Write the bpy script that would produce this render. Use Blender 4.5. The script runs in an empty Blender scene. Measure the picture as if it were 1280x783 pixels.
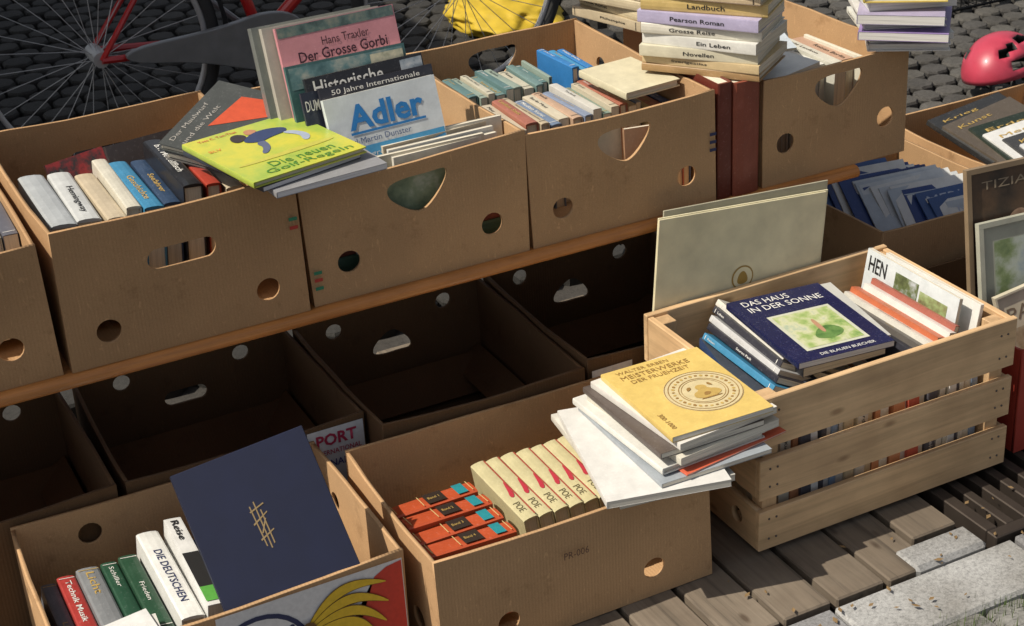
import bpy, bmesh, math, random
from mathutils import Matrix, Vector
from mathutils import noise as mn
random.seed(7)
scene=bpy.context.scene
# ---------------------------------------------------------------- materials
_M={}
def nt(name):
    m=bpy.data.materials.new(name); m.use_nodes=True
    n=m.node_tree.nodes; l=m.node_tree.links
    return m,n,l,n["Principled BSDF"]
def ramp(n,stops):
    r=n.new("ShaderNodeValToRGB"); e=r.color_ramp.elements
    e[0].position=stops[0][0]; e[0].color=(*stops[0][1],1)
    e[1].position=stops[-1][0]; e[1].color=(*stops[-1][1],1)
    for p,c in stops[1:-1]:
        k=e.new(p); k.color=(*c,1)
    return r
def sc(c,k): return tuple(min(1,max(0,x*k)) for x in c)
def mapping(n,l,scale=(1,1,1),coord="Object"):
    t=n.new("ShaderNodeTexCoord"); mp=n.new("ShaderNodeMapping"); mp.inputs["Scale"].default_value=scale
    l.new(t.outputs[coord],mp.inputs[0]); return mp
def noise(n,l,src,scale,detail=4,rough=.55):
    t=n.new("ShaderNodeTexNoise"); t.inputs["Scale"].default_value=scale
    t.inputs["Detail"].default_value=detail; t.inputs["Roughness"].default_value=rough
    l.new(src.outputs[0],t.inputs["Vector"]); return t
def bump(n,l,b,h,strength,dist=.002):
    bp=n.new("ShaderNodeBump"); bp.inputs["Strength"].default_value=strength; bp.inputs["Distance"].default_value=dist
    l.new(h,bp.inputs["Height"]); l.new(bp.outputs[0],b.inputs["Normal"])
def mix(n,l,a,b_,fac=.5,mode='MULTIPLY'):
    m=n.new("ShaderNodeMixRGB"); m.blend_type=mode
    if isinstance(fac,float): m.inputs[0].default_value=fac
    else: l.new(fac,m.inputs[0])
    for s,i in ((a,1),(b_,2)):
        if isinstance(s,tuple): m.inputs[i].default_value=(*s,1)
        else: l.new(s,m.inputs[i])
    return m
def cover(col,rough=.42,var=.14):
    k=("c",tuple(round(x,3) for x in col),rough)
    if k in _M: return _M[k]
    m,n,l,b=nt("book_cover")
    mp=mapping(n,l); t=noise(n,l,mp,28,5,.7); r=ramp(n,[(.3,sc(col,1-var)),(.55,col),(.8,sc(tuple(x+.012 for x in col),1+var))])
    l.new(t.outputs[0],r.inputs[0]); 
    t2=noise(n,l,mp,220,3,.6); r2=ramp(n,[(.60,(0,0,0)),(.8,(.5,.5,.5))]); l.new(t2.outputs[0],r2.inputs[0])
    mm=mix(n,l,r.outputs[0],tuple(min(.8,x+.15) for x in col),r2.outputs[0],'MIX'); l.new(mm.outputs[0],b.inputs["Base Color"])
    b.inputs["Roughness"].default_value=rough
    bump(n,l,b,t.outputs[0],.25,.001)
    _M[k]=m; return m
def flat(col,rough=.5):
    k=("f",tuple(round(x,3) for x in col),rough)
    if k in _M: return _M[k]
    m,n,l,b=nt("print_ink"); mp=mapping(n,l); t=noise(n,l,mp,120,3); r=ramp(n,[(.3,sc(col,.85)),(.7,col)])
    l.new(t.outputs[0],r.inputs[0]); l.new(r.outputs[0],b.inputs["Base Color"]); b.inputs["Roughness"].default_value=rough
    _M[k]=m; return m
def art(cols,scale=14,rough=.4):
    m,n,l,b=nt("picture_print"); mp=mapping(n,l); t=noise(n,l,mp,scale,6,.6)
    st=[(.3+.4*i/(len(cols)-1),c) for i,c in enumerate(cols)]
    r=ramp(n,st); l.new(t.outputs[0],r.inputs[0]); l.new(r.outputs[0],b.inputs["Base Color"]); b.inputs["Roughness"].default_value=rough
    return m
def pages(col=(.68,.62,.5)):
    k=("p",col)
    if k in _M: return _M[k]
    m,n,l,b=nt("page_edges"); mp=mapping(n,l,(6,6,900)); t=noise(n,l,mp,1.0,3,.7)
    r=ramp(n,[(.25,sc(col,.6)),(.55,col),(.8,sc(col,1.1))]); l.new(t.outputs[0],r.inputs[0]); l.new(r.outputs[0],b.inputs["Base Color"])
    b.inputs["Roughness"].default_value=.9; bump(n,l,b,t.outputs[0],.3,.0006)
    _M[k]=m; return m
def cardboard(base,name="cardboard"):
    m,n,l,b=nt(name); mp=mapping(n,l)
    t=noise(n,l,mp,4,5,.55); r=ramp(n,[(.3,sc(base,.82)),(.55,base),(.75,sc(base,1.08))]); l.new(t.outputs[0],r.inputs[0])
    t2=noise(n,l,mp,420,4,.8); r2=ramp(n,[(.3,(.80,.78,.75)),(.65,(1,1,1))]); l.new(t2.outputs[0],r2.inputs[0])
    a=mix(n,l,r.outputs[0],r2.outputs[0],1.0)
    t3=noise(n,l,mp,14,5,.7); r3=ramp(n,[(.30,(.66,.62,.58)),(.42,(1,1,1))]); l.new(t3.outputs[0],r3.inputs[0])
    a2=mix(n,l,a.outputs[0],r3.outputs[0],.7)
    mp4=mapping(n,l,(1,1,.25)); t4=noise(n,l,mp4,70,2,.5); t4.inputs["Distortion"].default_value=4; r4=ramp(n,[(.66,(0,0,0)),(.71,(.4,.4,.4))]); l.new(t4.outputs[0],r4.inputs[0])
    a3=mix(n,l,a2.outputs[0],sc(base,1.35),r4.outputs[0],'MIX')
    l.new(a3.outputs[0],b.inputs["Base Color"]); b.inputs["Roughness"].default_value=.8
    b.inputs["Specular IOR Level"].default_value=.25
    w=n.new("ShaderNodeTexWave"); w.wave_type='BANDS'; w.bands_direction='X'; w.inputs["Scale"].default_value=55; w.inputs["Distortion"].default_value=.3
    l.new(mp.outputs[0],w.inputs[0])
    ad=n.new("ShaderNodeMath"); ad.operation='MULTIPLY_ADD'; l.new(w.outputs["Fac"],ad.inputs[0]); ad.inputs[1].default_value=.10; l.new(t.outputs[0],ad.inputs[2])
    bump(n,l,b,ad.outputs[0],.4,.005)
    return m
CARD=cardboard((.52,.325,.170)); CARD2=cardboard((.45,.275,.140)); CARD_SHADE=cardboard((.155,.088,.043))  # last tone: same cardboard darkened, under-bench shade put into its colour
def edge_mat():
    m,n,l,b=nt("cardboard_edge"); mp=mapping(n,l); t=noise(n,l,mp,180,4,.8); r=ramp(n,[(.3,(.28,.17,.09)),(.6,(.68,.49,.29))])
    l.new(t.outputs[0],r.inputs[0]); l.new(r.outputs[0],b.inputs["Base Color"]); b.inputs["Roughness"].default_value=.95; bump(n,l,b,t.outputs[0],.6,.002); return m
EDGE=edge_mat()
def wood(base,axis=0,name="wood",grain=1.0,rough=.6,island=False,dark=.5,knots=.75):
    m,n,l,b=nt(name)
    s=[34,34,34]; s[axis]=1.6
    mp=mapping(n,l,tuple(s)); t=noise(n,l,mp,1.6*grain,6,.65)
    t.inputs["Distortion"].default_value=.6
    r=ramp(n,[(.25,sc(base,dark)),(.45,sc(base,.85)),(.6,base),(.8,sc(base,1.15))]); l.new(t.outputs[0],r.inputs[0])
    mp2=mapping(n,l); t2=noise(n,l,mp2,9,4); r2=ramp(n,[(.3,(.75,.72,.7)),(.7,(1,1,1))]); l.new(t2.outputs[0],r2.inputs[0])
    a=mix(n,l,r.outputs[0],r2.outputs[0],1.0); out=a
    v=n.new("ShaderNodeTexVoronoi"); v.inputs["Scale"].default_value=1.0
    sk=[16,16,16]; sk[axis]=7; mp3=mapping(n,l,tuple(sk)); l.new(mp3.outputs[0],v.inputs["Vector"])
    r3=ramp(n,[(.05,(.28,.2,.14)),(.13,(1,1,1))]); l.new(v.outputs["Distance"],r3.inputs[0])
    out=mix(n,l,a.outputs[0],r3.outputs[0],knots)
    if island:
        g=n.new("ShaderNodeNewGeometry"); r4=ramp(n,[(0,(.6,.58,.56)),(1,(1.0,1.0,1.0))]); l.new(g.outputs["Random Per Island"],r4.inputs[0])
        out=mix(n,l,out.outputs[0],r4.outputs[0],1.0)
    l.new(out.outputs[0],b.inputs["Base Color"]); b.inputs["Roughness"].default_value=rough
    bump(n,l,b,t.outputs[0],.4,.002); return m
def stone(base,name,scale=120,island=True,blot=6):
    m,n,l,b=nt(name); mp=mapping(n,l); t=noise(n,l,mp,scale,5,.8); r=ramp(n,[(.3,sc(base,.5)),(.5,base),(.7,sc(base,1.35))]); l.new(t.outputs[0],r.inputs[0])
    t2=noise(n,l,mp,blot,5); r2=ramp(n,[(.3,(.62,.6,.57)),(.65,(1,1,1))]); l.new(t2.outputs[0],r2.inputs[0])
    out=mix(n,l,r.outputs[0],r2.outputs[0],1.0)
    if island:
        g=n.new("ShaderNodeNewGeometry"); r4=ramp(n,[(0,(.6,.6,.62)),(1,(1,1,.98))]); l.new(g.outputs["Random Per Island"],r4.inputs[0])
        out=mix(n,l,out.outputs[0],r4.outputs[0],1.0)
    l.new(out.outputs[0],b.inputs["Base Color"]); b.inputs["Roughness"].default_value=.85
    bump(n,l,b,t.outputs[0],.6,.003); return m
def simple(name,col,rough=.5,metal=0,coat=0):
    m,n,l,b=nt(name); mp=mapping(n,l); t=noise(n,l,mp,20,4); r=ramp(n,[(.3,sc(col,.8)),(.7,col)]); l.new(t.outputs[0],r.inputs[0])
    l.new(r.outputs[0],b.inputs["Base Color"]); b.inputs["Roughness"].default_value=rough; b.inputs["Metallic"].default_value=metal; b.inputs["Coat Weight"].default_value=coat
    return m
# ---------------------------------------------------------------- helpers
def link(o,parent=None):
    scene.collection.objects.link(o)
    if parent: o.parent=parent
    return o
def frame(o,xd,yd):
    x=Vector(xd).normalized(); z=x.cross(Vector(yd)).normalized(); y=z.cross(x)
    M=Matrix.Identity(4)
    for i,v in enumerate((x,y,z)):
        for j in range(3): M[j][i]=v[j]
    M.translation=Vector(o); return M
def add_box(bm,a,b,mi=0,M=None,bev=0):
    vs=[bm.verts.new((x,y,z)) for x in (a[0],b[0]) for y in (a[1],b[1]) for z in (a[2],b[2])]
    F=[(0,1,3,2),(4,6,7,5),(0,4,5,1),(2,3,7,6),(0,2,6,4),(1,5,7,3)]
    fs=[]
    for f in F:
        g=bm.faces.new([vs[i] for i in f]); g.material_index=mi; fs.append(g)
    if bev:
        es=set(e for g in fs for e in g.edges)
        r=bmesh.ops.bevel(bm,geom=list(es),offset=bev,segments=1,affect='EDGES',material=mi)
        vs=list(set(v for g in r['faces'] for v in g.verts)|set(v for v in vs if v.is_valid))
    if M is not None:
        for v in vs:
            if v.is_valid: v.co=M@v.co
    return vs
def mk(name,bm,mats,parent=None,M=None,smooth=False,bevel=0):
    bmesh.ops.recalc_face_normals(bm,faces=bm.faces)
    me=bpy.data.meshes.new(name); bm.to_mesh(me); bm.free()
    for m in mats: me.materials.append(m)
    if smooth:
        for p in me.polygons: p.use_smooth=True
    o=bpy.data.objects.new(name,me); link(o,parent)
    if M is not None: o.matrix_world=M
    if bevel:
        b=o.modifiers.new("b","BEVEL"); b.width=bevel; b.segments=2; b.limit_method='ANGLE'
    return o
def tube(bm,p1,p2,r,seg=8,mi=0,r2=None):
    p1=Vector(p1);p2=Vector(p2);d=(p2-p1); L=d.length
    q=d.to_track_quat('Z','Y').to_matrix().to_4x4(); M=Matrix.Translation((p1+p2)/2)@q
    res=bmesh.ops.create_cone(bm,cap_ends=True,segments=seg,radius1=r,radius2=r if r2 is None else r2,depth=L,matrix=M)
    for v in res['verts']:
        for f in v.link_faces: f.material_index=mi
def torus(bm,c,R,r,axis='Y',n=48,k=8,mi=0):
    rings=[]
    for i in range(n):
        a=2*math.pi*i/n; ring=[]
        for j in range(k):
            b=2*math.pi*j/k; rr=R+r*math.cos(b); h=r*math.sin(b)
            p={'Y':(rr*math.cos(a),h,rr*math.sin(a)),'Z':(rr*math.cos(a),rr*math.sin(a),h),'X':(h,rr*math.cos(a),rr*math.sin(a))}[axis]
            ring.append(bm.verts.new(Vector(c)+Vector(p)))
        rings.append(ring)
    for i in range(n):
        for j in range(k):
            f=bm.faces.new((rings[i][j],rings[(i+1)%n][j],rings[(i+1)%n][(j+1)%k],rings[i][(j+1)%k])); f.material_index=mi; f.smooth=True
def text_mesh(txt,bold):
    c=bpy.data.curves.new("t","FONT"); c.body=txt; c.offset=bold; c.resolution_u=2; c.align_x='LEFT'
    o=bpy.data.objects.new("t",c); scene.collection.objects.link(o); dg=bpy.context.evaluated_depsgraph_get()
    me=bpy.data.meshes.new_from_object(o.evaluated_get(dg)); bpy.data.objects.remove(o); return me
def label(parent,txt,o,xd,yd,w,h,mat,bold=.012,name="title_print",shear=0):
    me=text_mesh(txt,bold)
    if not me.vertices: return
    xs=[v.co.x for v in me.vertices]; ys=[v.co.y for v in me.vertices]
    x0,x1,y0,y1=min(xs),max(xs),min(ys),max(ys)
    F=frame(o,xd,yd)
    for v in me.vertices:
        X=(v.co.x-x0)/(x1-x0)*w; Y=(v.co.y-y0)/(y1-y0)*h
        v.co=F@Vector((X+shear*Y,Y,0))
    me.materials.clear(); me.materials.append(mat)
    ob=bpy.data.objects.new(name,me); return link(ob,parent)
def decal(parent,pts,o,xd,yd,mat,name="cover_print"):
    F=frame(o,xd,yd); bm=bmesh.new(); f=bm.faces.new([bm.verts.new(F@Vector((x,y,0))) for x,y in pts]); bmesh.ops.triangulate(bm,faces=[f])
    me=bpy.data.meshes.new(name); bm.to_mesh(me); bm.free(); me.materials.append(mat)
    return link(bpy.data.objects.new(name,me),parent)
def rect(a,b,c,d): return [(a,b),(c,b),(c,d),(a,d)]
def circ(cx,cy,r,n=28,ry=None): return [(cx+r*math.cos(2*math.pi*i/n),cy+(ry or r)*math.sin(2*math.pi*i/n)) for i in range(n)]
def chaikin(p,k=2):
    for _ in range(k):
        q=[]
        for i in range(len(p)):
            a=p[i];b=p[(i+1)%len(p)]
            q+=[(a[0]*.75+b[0]*.25,a[1]*.75+b[1]*.25),(a[0]*.25+b[0]*.75,a[1]*.25+b[1]*.75)]
        p=q
    return p
HEART=[(-.054,.026),(-.022,.034),(.022,.032),(.054,.034),(.054,.010),(.016,-.032),(-.008,-.034),(-.052,.000)]
def heart(cx,cz,s=1,flip=1): return [(cx+x*s,cz+flip*y*s) for x,y in chaikin(HEART)]
def oval(cx,cz,w=.1,h=.036):
    p=[]
    for i in range(24):
        a=2*math.pi*i/24; p.append((cx+(w-h)/2*(1 if math.cos(a)>0 else -1)+h/2*math.cos(a),cz+h/2*math.sin(a)))
    return p
def panel(bm,W,H,holes,T,M,mi=0):
    c=bpy.data.curves.new("p","CURVE"); c.dimensions='2D'; c.fill_mode='BOTH'; c.extrude=T/2
    for pts in [[(0,0),(W,0),(W,H),(0,H)]]+holes:
        s=c.splines.new('POLY'); s.points.add(len(pts)-1)
        for i,(x,y) in enumerate(pts): s.points[i].co=(x,y,0,1)
        s.use_cyclic_u=True
    o=bpy.data.objects.new("p",c); scene.collection.objects.link(o); dg=bpy.context.evaluated_depsgraph_get()
    me=bpy.data.meshes.new_from_object(o.evaluated_get(dg)); bpy.data.objects.remove(o)
    b=bmesh.new(); b.from_mesh(me)
    bmesh.ops.remove_doubles(b,verts=b.verts,dist=1e-6)
    for k in range(1,8):
        bmesh.ops.bisect_plane(b,geom=b.verts[:]+b.edges[:]+b.faces[:],plane_co=(W*k/8,0,0),plane_no=(1,0,0))
    for q in (.35,.6,.85):
        bmesh.ops.bisect_plane(b,geom=b.verts[:]+b.edges[:]+b.faces[:],plane_co=(0,H*q,0),plane_no=(0,1,0))
    b.normal_update()
    for f in b.faces: f.material_index=mi if abs(f.normal.z)>.5 else 1
    b.transform(M); b.to_mesh(me); b.free(); me.materials.clear()
    bm.from_mesh(me)
def box(x0,y0,z0,W,D,H,front=(),back=(),side=(),T=.0065,bulge=.004,card=None,rot=0,jit=.005,name="cardboard_box"):
    bm=bmesh.new()
    panel(bm,W,H,list(front),T,frame((0,T/2,0),(1,0,0),(0,0,1)))
    panel(bm,W,H,list(back),T,frame((0,D-T/2,0),(1,0,0),(0,0,1)))
    panel(bm,D-2*T-.0004,H-.002,list(side),T,frame((T/2,T+.0002,0),(0,1,0),(0,0,1)))
    panel(bm,D-2*T-.0004,H-.002,list(side),T,frame((W-T/2,T+.0002,0),(0,1,0),(0,0,1)))
    add_box(bm,(T+.0005,T+.0005,.0005),(W-T-.0005,D-T-.0005,.006),0)
    J=[(random.uniform(-jit,jit),random.uniform(-jit,jit),random.uniform(-jit,jit)) for _ in range(4)]
    sd=random.uniform(0,50)
    for v in bm.verts:
        u=v.co.x/W; w=v.co.y/D; s=max(0,v.co.z/H)
        off=Vector((0,0,0))
        for j,wt in zip(J,((1-u)*(1-w),u*(1-w),(1-u)*w,u*w)): off+=Vector(j)*wt
        off*=s
        b=bulge*s*(1+.6*mn.noise(Vector((v.co.x*9+sd,v.co.y*9,0))))
        off.y+=-b*math.sin(math.pi*u)*(1-2*w); off.x+=-b*math.sin(math.pi*w)*(1-2*u)
        off.z-=.004*s*math.sin(math.pi*max(u if abs(w-.5)>.4 else w,0))*(1+mn.noise(Vector((v.co.x*7,v.co.y*7,sd))))
        v.co+=off
    return mk(name,bm,[card or CARD,EDGE],M=Matrix.Translation((x0,y0,z0))@Matrix.Rotation(rot,4,'Z'))
WORDS="Geschichte Roman Reisen Kunst Lexikon Garten Natur Leben Band Tiere Berlin Europa Musik Atlas Kinder Medizin Goethe Schiller Kochen Technik Erde Licht Meer Wald Stadt Krieg Frieden Liebe Philosophie Sterne".split()
WHITE=flat((.75,.74,.7)); BLACK=flat((.02,.02,.02)); GOLD=flat((.5,.34,.1)); REDI=flat((.5,.04,.03))
def lum(c): return .3*c[0]+.6*c[1]+.1*c[2]
def book(o,xd,yd,w,h,t,col,pg=(.68,.62,.5),hard=True,rough=.42,spine=None,title=None,tcol=None,name="book",cov=None):
    c=.0022 if hard else .0006; ov=.0035 if hard else .0004
    bm=bmesh.new()
    add_box(bm,(0,0,0),(w,h,c),0); add_box(bm,(0,0,t-c),(w,h,t),0)
    n=5; prof=[]
    for i in range(n+1):
        a=-math.pi/2+math.pi*i/n; prof.append((-(t*.10 if hard else .0006)*math.cos(a),t/2+ (t/2)*math.sin(a)))
    v0=[bm.verts.new((x-.0002,0,z)) for x,z in prof]+[bm.verts.new((c,0,t)),bm.verts.new((c,0,0))]
    v1=[bm.verts.new((v.co.x,h,v.co.z)) for v in v0]
    N=len(v0)
    for i in range(N):
        f=bm.faces.new((v0[i],v0[(i+1)%N],v1[(i+1)%N],v1[i])); f.material_index=2
    f=bm.faces.new(v0); f.material_index=2; f=bm.faces.new(v1[::-1]); f.material_index=2
    for v in v0[n+1:]+v1[n+1:]: v.co.z+= -.0003 if v.co.z>t/2 else .0003
    add_box(bm,(c+.0003,ov,c+.0002),(w-ov,h-ov,t-c-.0002),1)
    M=frame(o,xd,yd)
    ob=mk(name,bm,[cov or cover(col,rough),pages(pg),cover(spine or col,rough)],M=M)
    sp=spine or col; xo=-(t*.10 if hard else .0006)-.0008
    auto=title is None
    if title is None and random.random()<.85: title=random.choice(WORDS)+(" "+random.choice(WORDS) if random.random()<.5 else "")
    if title and t>.009:
        q=random.uniform(.22,.36) if auto else .36
        hh=t*q; L=min(h*.6,len(title)*hh*1.0)
        tm=tcol or (BLACK if lum(sp)>.25 else (GOLD if random.random()<.5 else WHITE))
        pos=h*.5+L/2+random.uniform(-.03,.03) if not auto or random.random()<.5 else h-.015
        label(ob,title,(xo,pos,t*.5-hh/2),(0,-1,0),(0,0,1),L,hh,tm,.0 if auto and random.random()<.6 else .01)
        if auto and random.random()<.5:
            for yy in (.012,h-.008): decal(ob,rect(-yy-.0015,.002,-yy,t-.002),(xo+.0001,0,0),(0,-1,0),(0,0,1),tm,"spine_rule")
    return ob
def fcov(b,t,lvl=1): return (0,0,t+.0005*lvl)
def front_rect(b,t,a,mat,lvl=1): return decal(b,rect(*a),fcov(b,t,lvl),(1,0,0),(0,1,0),mat)
def front_text(b,t,txt,x,y,w,h,mat,lvl=2,bold=.012,shear=0): return label(b,txt,(x,y,t+.0005*lvl),(1,0,0),(0,1,0),w,h,mat,bold,shear=shear)
PAL=[(.60,.55,.43),(.52,.46,.34),(.66,.63,.55),(.23,.07,.05),(.07,.12,.25),(.09,.17,.11),(.05,.05,.055),(.33,.22,.13),(.45,.35,.17),(.15,.26,.36),(.55,.54,.50),(.36,.11,.08),(.28,.29,.29)]
def spine_row(x0,x1,y0,y1,z,cols=None,tmin=.016,tmax=.034,lean=0.,w=.17,dz=.012):
    x=x0
    i=0
    while x<x1-.008:
        t=min(random.uniform(tmin,tmax),x1-x); c=(cols[i%len(cols)] if cols else random.choice(PAL)); i+=1
        h=(y1-y0)*random.uniform(.80,1); zz=z-random.uniform(0,dz); rz=random.uniform(-.04,.04)
        book((x,y0+random.uniform(0,(y1-y0)-h),zz),(-lean+random.uniform(-.03,.03),0,-1),(rz,1,0),w,h,t-.0015,c,hard=random.random()<.6)
        x+=t+.0006
# ---------------------------------------------------------------- camera / world / sun
cy_,sy_=math.cos(.446369366),math.sin(.446369366);cp,sp=math.cos(.472137647),math.sin(.472137647)
fw=Vector((sy_*cp,cy_*cp,-sp)); rt=Vector((cy_,-sy_,0)); up=rt.cross(fw)
rl=-.0597028939
R_=rt*math.cos(rl)+up*math.sin(rl); U_=-rt*math.sin(rl)+up*math.cos(rl)
cam=bpy.data.cameras.new("camera"); co=bpy.data.objects.new("camera",cam); link(co)
M=Matrix.Identity(4)
for i,v in enumerate((R_,U_,-fw)):
    for j in range(3): M[j][i]=v[j]
M.translation=Vector((0,-2.316,1.662)); co.matrix_world=M
cam.sensor_width=36; cam.lens=36*2044.11/1280; cam.clip_end=500; cam.clip_start=.05
cam.dof.use_dof=True; cam.dof.focus_distance=2.85; cam.dof.aperture_fstop=16
scene.camera=co
SUN=Vector((-.60,.08,.79)).normalized()
w=bpy.data.worlds.new("World"); scene.world=w; w.use_nodes=True
wn=w.node_tree.nodes; sk=wn.new("ShaderNodeTexSky"); sk.sky_type='NISHITA'; sk.sun_disc=False
sk.sun_elevation=math.asin(SUN.z); sk.sun_rotation=math.atan2(SUN.x,SUN.y); sk.dust_density=3.0
hs=wn.new("ShaderNodeHueSaturation"); hs.inputs["Saturation"].default_value=.45
w.node_tree.links.new(sk.outputs[0],hs.inputs["Color"])
wn["Background"].inputs[1].default_value=.090; w.node_tree.links.new(hs.outputs[0],wn["Background"].inputs[0])
sl=bpy.data.lights.new("sun","SUN"); sl.energy=5; sl.angle=math.radians(.5); sl.color=(1,.92,.79)
so=bpy.data.objects.new("sun",sl); link(so); so.rotation_euler=SUN.to_track_quat('Z','Y').to_euler()
scene.view_settings.view_transform='Standard'; scene.view_settings.look='None'; scene.view_settings.exposure=0
# ---------------------------------------------------------------- ground
bm=bmesh.new(); s=150
bm.faces.new([bm.verts.new(p) for p in ((-s,-s,-.05),(s,-s,-.05),(s,s,-.05),(-s,s,-.05))])
mk("ground",bm,[stone((.05,.045,.04),"ground_dirt",60,False)])
def cobbles(name,x0,x1,y0,y1,z,size=.1,base=(.2,.195,.185)):
    bm=bmesh.new(); y=y0; row=0
    while y<y1:
        x=x0+(row%2)*size*.5
        while x<x1:
            a=size*random.uniform(.86,.95); b=size*random.uniform(.86,.95)
            zz=z+random.uniform(-.005,.003); ang=random.uniform(-.06,.06)
            cx,cy=x+size/2,y+size/2
            vs=[]
            for (k,hz) in ((1,-.05),(1,-.008),(.90,-.001),(.55,.0)):
                ring=[]
                for i in range(8):
                    an=math.pi/8+i*math.pi/4
                    px=max(-1,min(1,1.25*math.cos(an)))*a/2*k; py=max(-1,min(1,1.25*math.sin(an)))*b/2*k
                    ring.append(bm.verts.new((cx+px*math.cos(ang)-py*math.sin(ang),cy+px*math.sin(ang)+py*math.cos(ang),zz+hz)))
                vs.append(ring)
            for q in range(3):
                for i in range(8): bm.faces.new((vs[q][i],vs[q][(i+1)%8],vs[q+1][(i+1)%8],vs[q+1][i]))
            bm.faces.new(vs[3])
            x+=size
        y+=size; row+=1
    return mk(name,bm,[stone(base,"cobble_granite",90)],smooth=False)
cobbles("cobblestone_pavement",-1.2,2.6,.75,5.6,-.004,.1,(.036,.034,.031))  # left stones near black: background shade is put into their colour
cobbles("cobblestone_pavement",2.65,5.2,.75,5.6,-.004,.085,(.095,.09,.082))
cobbles("cobblestone_pavement",.9,3.4,-1.6,-.73,-.012,.09,(.24,.235,.22))
cobbles("cobblestone_pavement",2.3,4.2,-.72,.74,-.004,.1,(.10,.095,.09))
bm=bmesh.new(); x=-.9; i=0
while x<1.69:
    wd=random.uniform(.088,.098)
    yf=-.590 if x<1.52 else -.522
    add_box(bm,(x,yf+random.uniform(0,.006),-.032),(x+wd,.62,random.uniform(-.003,0)),0,bev=.003)
    x+=wd+random.uniform(.008,.013)
mk("wooden_walkway",bm,[wood((.25,.205,.155),1,"weathered_plank",1.2,.85,True,.35)])
bm=bmesh.new(); x=-.6
for L in (.5,.42,.55,.5,.38,.36,.5,.42,.6,.6):
    add_box(bm,(x,-.722,-.12),(x+L-.006,-.597,random.uniform(-.004,.002)),0,bev=.006); x+=L
add_box(bm,(1.545,-.594,-.12),(1.70,-.528,.002),0,bev=.008)
mk("granite_kerb",bm,[stone((.36,.36,.36),"granite",170)])
bm=bmesh.new()
gx0,gx1,gy0,gy1=1.72,2.22,-.59,-.28
add_box(bm,(gx0,gy0,-.04),(gx1,gy0+.025,0),0,bev=.002); add_box(bm,(gx0,gy1-.025,-.04),(gx1,gy1,0),0,bev=.002)
add_box(bm,(gx0,gy0+.0255,-.04),(gx0+.025,gy1-.0255,0),0,bev=.002); add_box(bm,(gx1-.025,gy0+.0255,-.04),(gx1,gy1-.0255,0),0,bev=.002)
x=gx0+.045
while x<gx1-.04:
    add_box(bm,(x,gy0+.0255,-.04),(x+.02,gy1-.0255,-.002),0,bev=.002); x+=.042
mk("drain_grate",bm,[simple("cast_iron",(.07,.055,.045),.6,.6)])
bm=bmesh.new()
for i in range(1800):
    if random.random()<.6: px,py=random.uniform(1.3,2.4),random.gauss(-.735,.012)
    else: px,py=random.uniform(1.45,2.3),random.uniform(-1.0,-.74)
    a=random.uniform(0,6.28); h=random.uniform(.006,.022); dx,dy=math.cos(a),math.sin(a); q=random.uniform(-.01,.01)
    v=[bm.verts.new((px-dx*.0012,py-dy*.0012,-.03)),bm.verts.new((px+dx*.0012,py+dy*.0012,-.03)),bm.verts.new((px+q,py+q*.5,h-.008))]
    bm.faces.new(v)
mk("grass",bm,[simple("grass_blade",(.10,.15,.04),.7)])
bm=bmesh.new()
for i in range(60):
    px,py=random.uniform(1.2,2.2),random.uniform(-.78,-.45); a=random.uniform(0,6.28); L=random.uniform(.003,.009)
    c,s_=math.cos(a),math.sin(a)
    bm.faces.new([bm.verts.new((px+(u*c-v*s_)*L,py+(u*s_+v*c)*L,.0035+random.uniform(0,.002))) for u,v in ((-1,0),(0,-.45),(1,0),(0,.5))])
mk("leaf_litter",bm,[simple("dry_leaf",(.22,.14,.06),.8)])
# ---------------------------------------------------------------- bench
bm=bmesh.new()
prof=[(-.004,.4375)]+[(-.004-.0135*math.sin(math.pi*i/8),.4495-.012*math.cos(math.pi*i/8)) for i in range(1,8)]+[(-.004,.4615)]
prof=[(y,z) for y,z in prof]+[(.60,.4615),(.60,.4375)]
a=[bm.verts.new((-.7,y,z)) for y,z in prof]; b=[bm.verts.new((1.85,y,z)) for y,z in prof]
for i in range(len(prof)): bm.faces.new((a[i],a[(i+1)%len(prof)],b[(i+1)%len(prof)],b[i]))
bm.faces.new(a); bm.faces.new(b)
bench=mk("wooden_bench",bm,[wood((.62,.26,.075),0,"varnished_wood",1,.3,knots=.2)])
bm=bmesh.new()
for lx in (-.55,1.78):
    for ly in (.40,.57):
        add_box(bm,(lx,ly,0),(lx+.03,ly+.03,.437),0)
mk("legs",bm,[simple("leg_steel",(.05,.08,.05),.5,.6)],bench)
# ---------------------------------------------------------------- upper row boxes
def holes(W,zr=.065,kind='heart',zc=.160,off=.131):
    c=W/2
    h=[circ(c-off,zr,.020,20),circ(c+off,zr,.020,20)]
    if kind=='heart': h.append(heart(c,zc))
    elif kind=='oval': h.append(oval(c,zc,.112,.036))
    return h
ZU=.4620
B0=box(-.065,-.002,ZU,.398,.50,.225,holes(.398),holes(.398),[circ(.24,.15,.02,16)],card=CARD2)
B1=box(.346,-.006,ZU,.394,.50,.238,holes(.394,.056,'oval',.158),holes(.394,.056,'oval',.158),[oval(.24,.15)],card=CARD2)
B2=box(.750,0,ZU,.400,.515,.217,holes(.4,.067),holes(.4,.067),[circ(.12,.15,.018,16)],card=CARD)
B3=box(1.158,0,ZU,.378,.515,.217,holes(.378,.065,off=.127),holes(.378,.065,off=.127),[circ(.4,.15,.018,16)],card=CARD)
B4=box(1.638,0,ZU,.330,.50,.212,holes(.33,.08,off=.115),holes(.33,.08,off=.115),[circ(.40,.13,.03,16)],card=CARD)
GREENM=flat((.02,.22,.12)); REDM=flat((.45,.04,.03)); NAVY=flat((.02,.03,.1))
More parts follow.
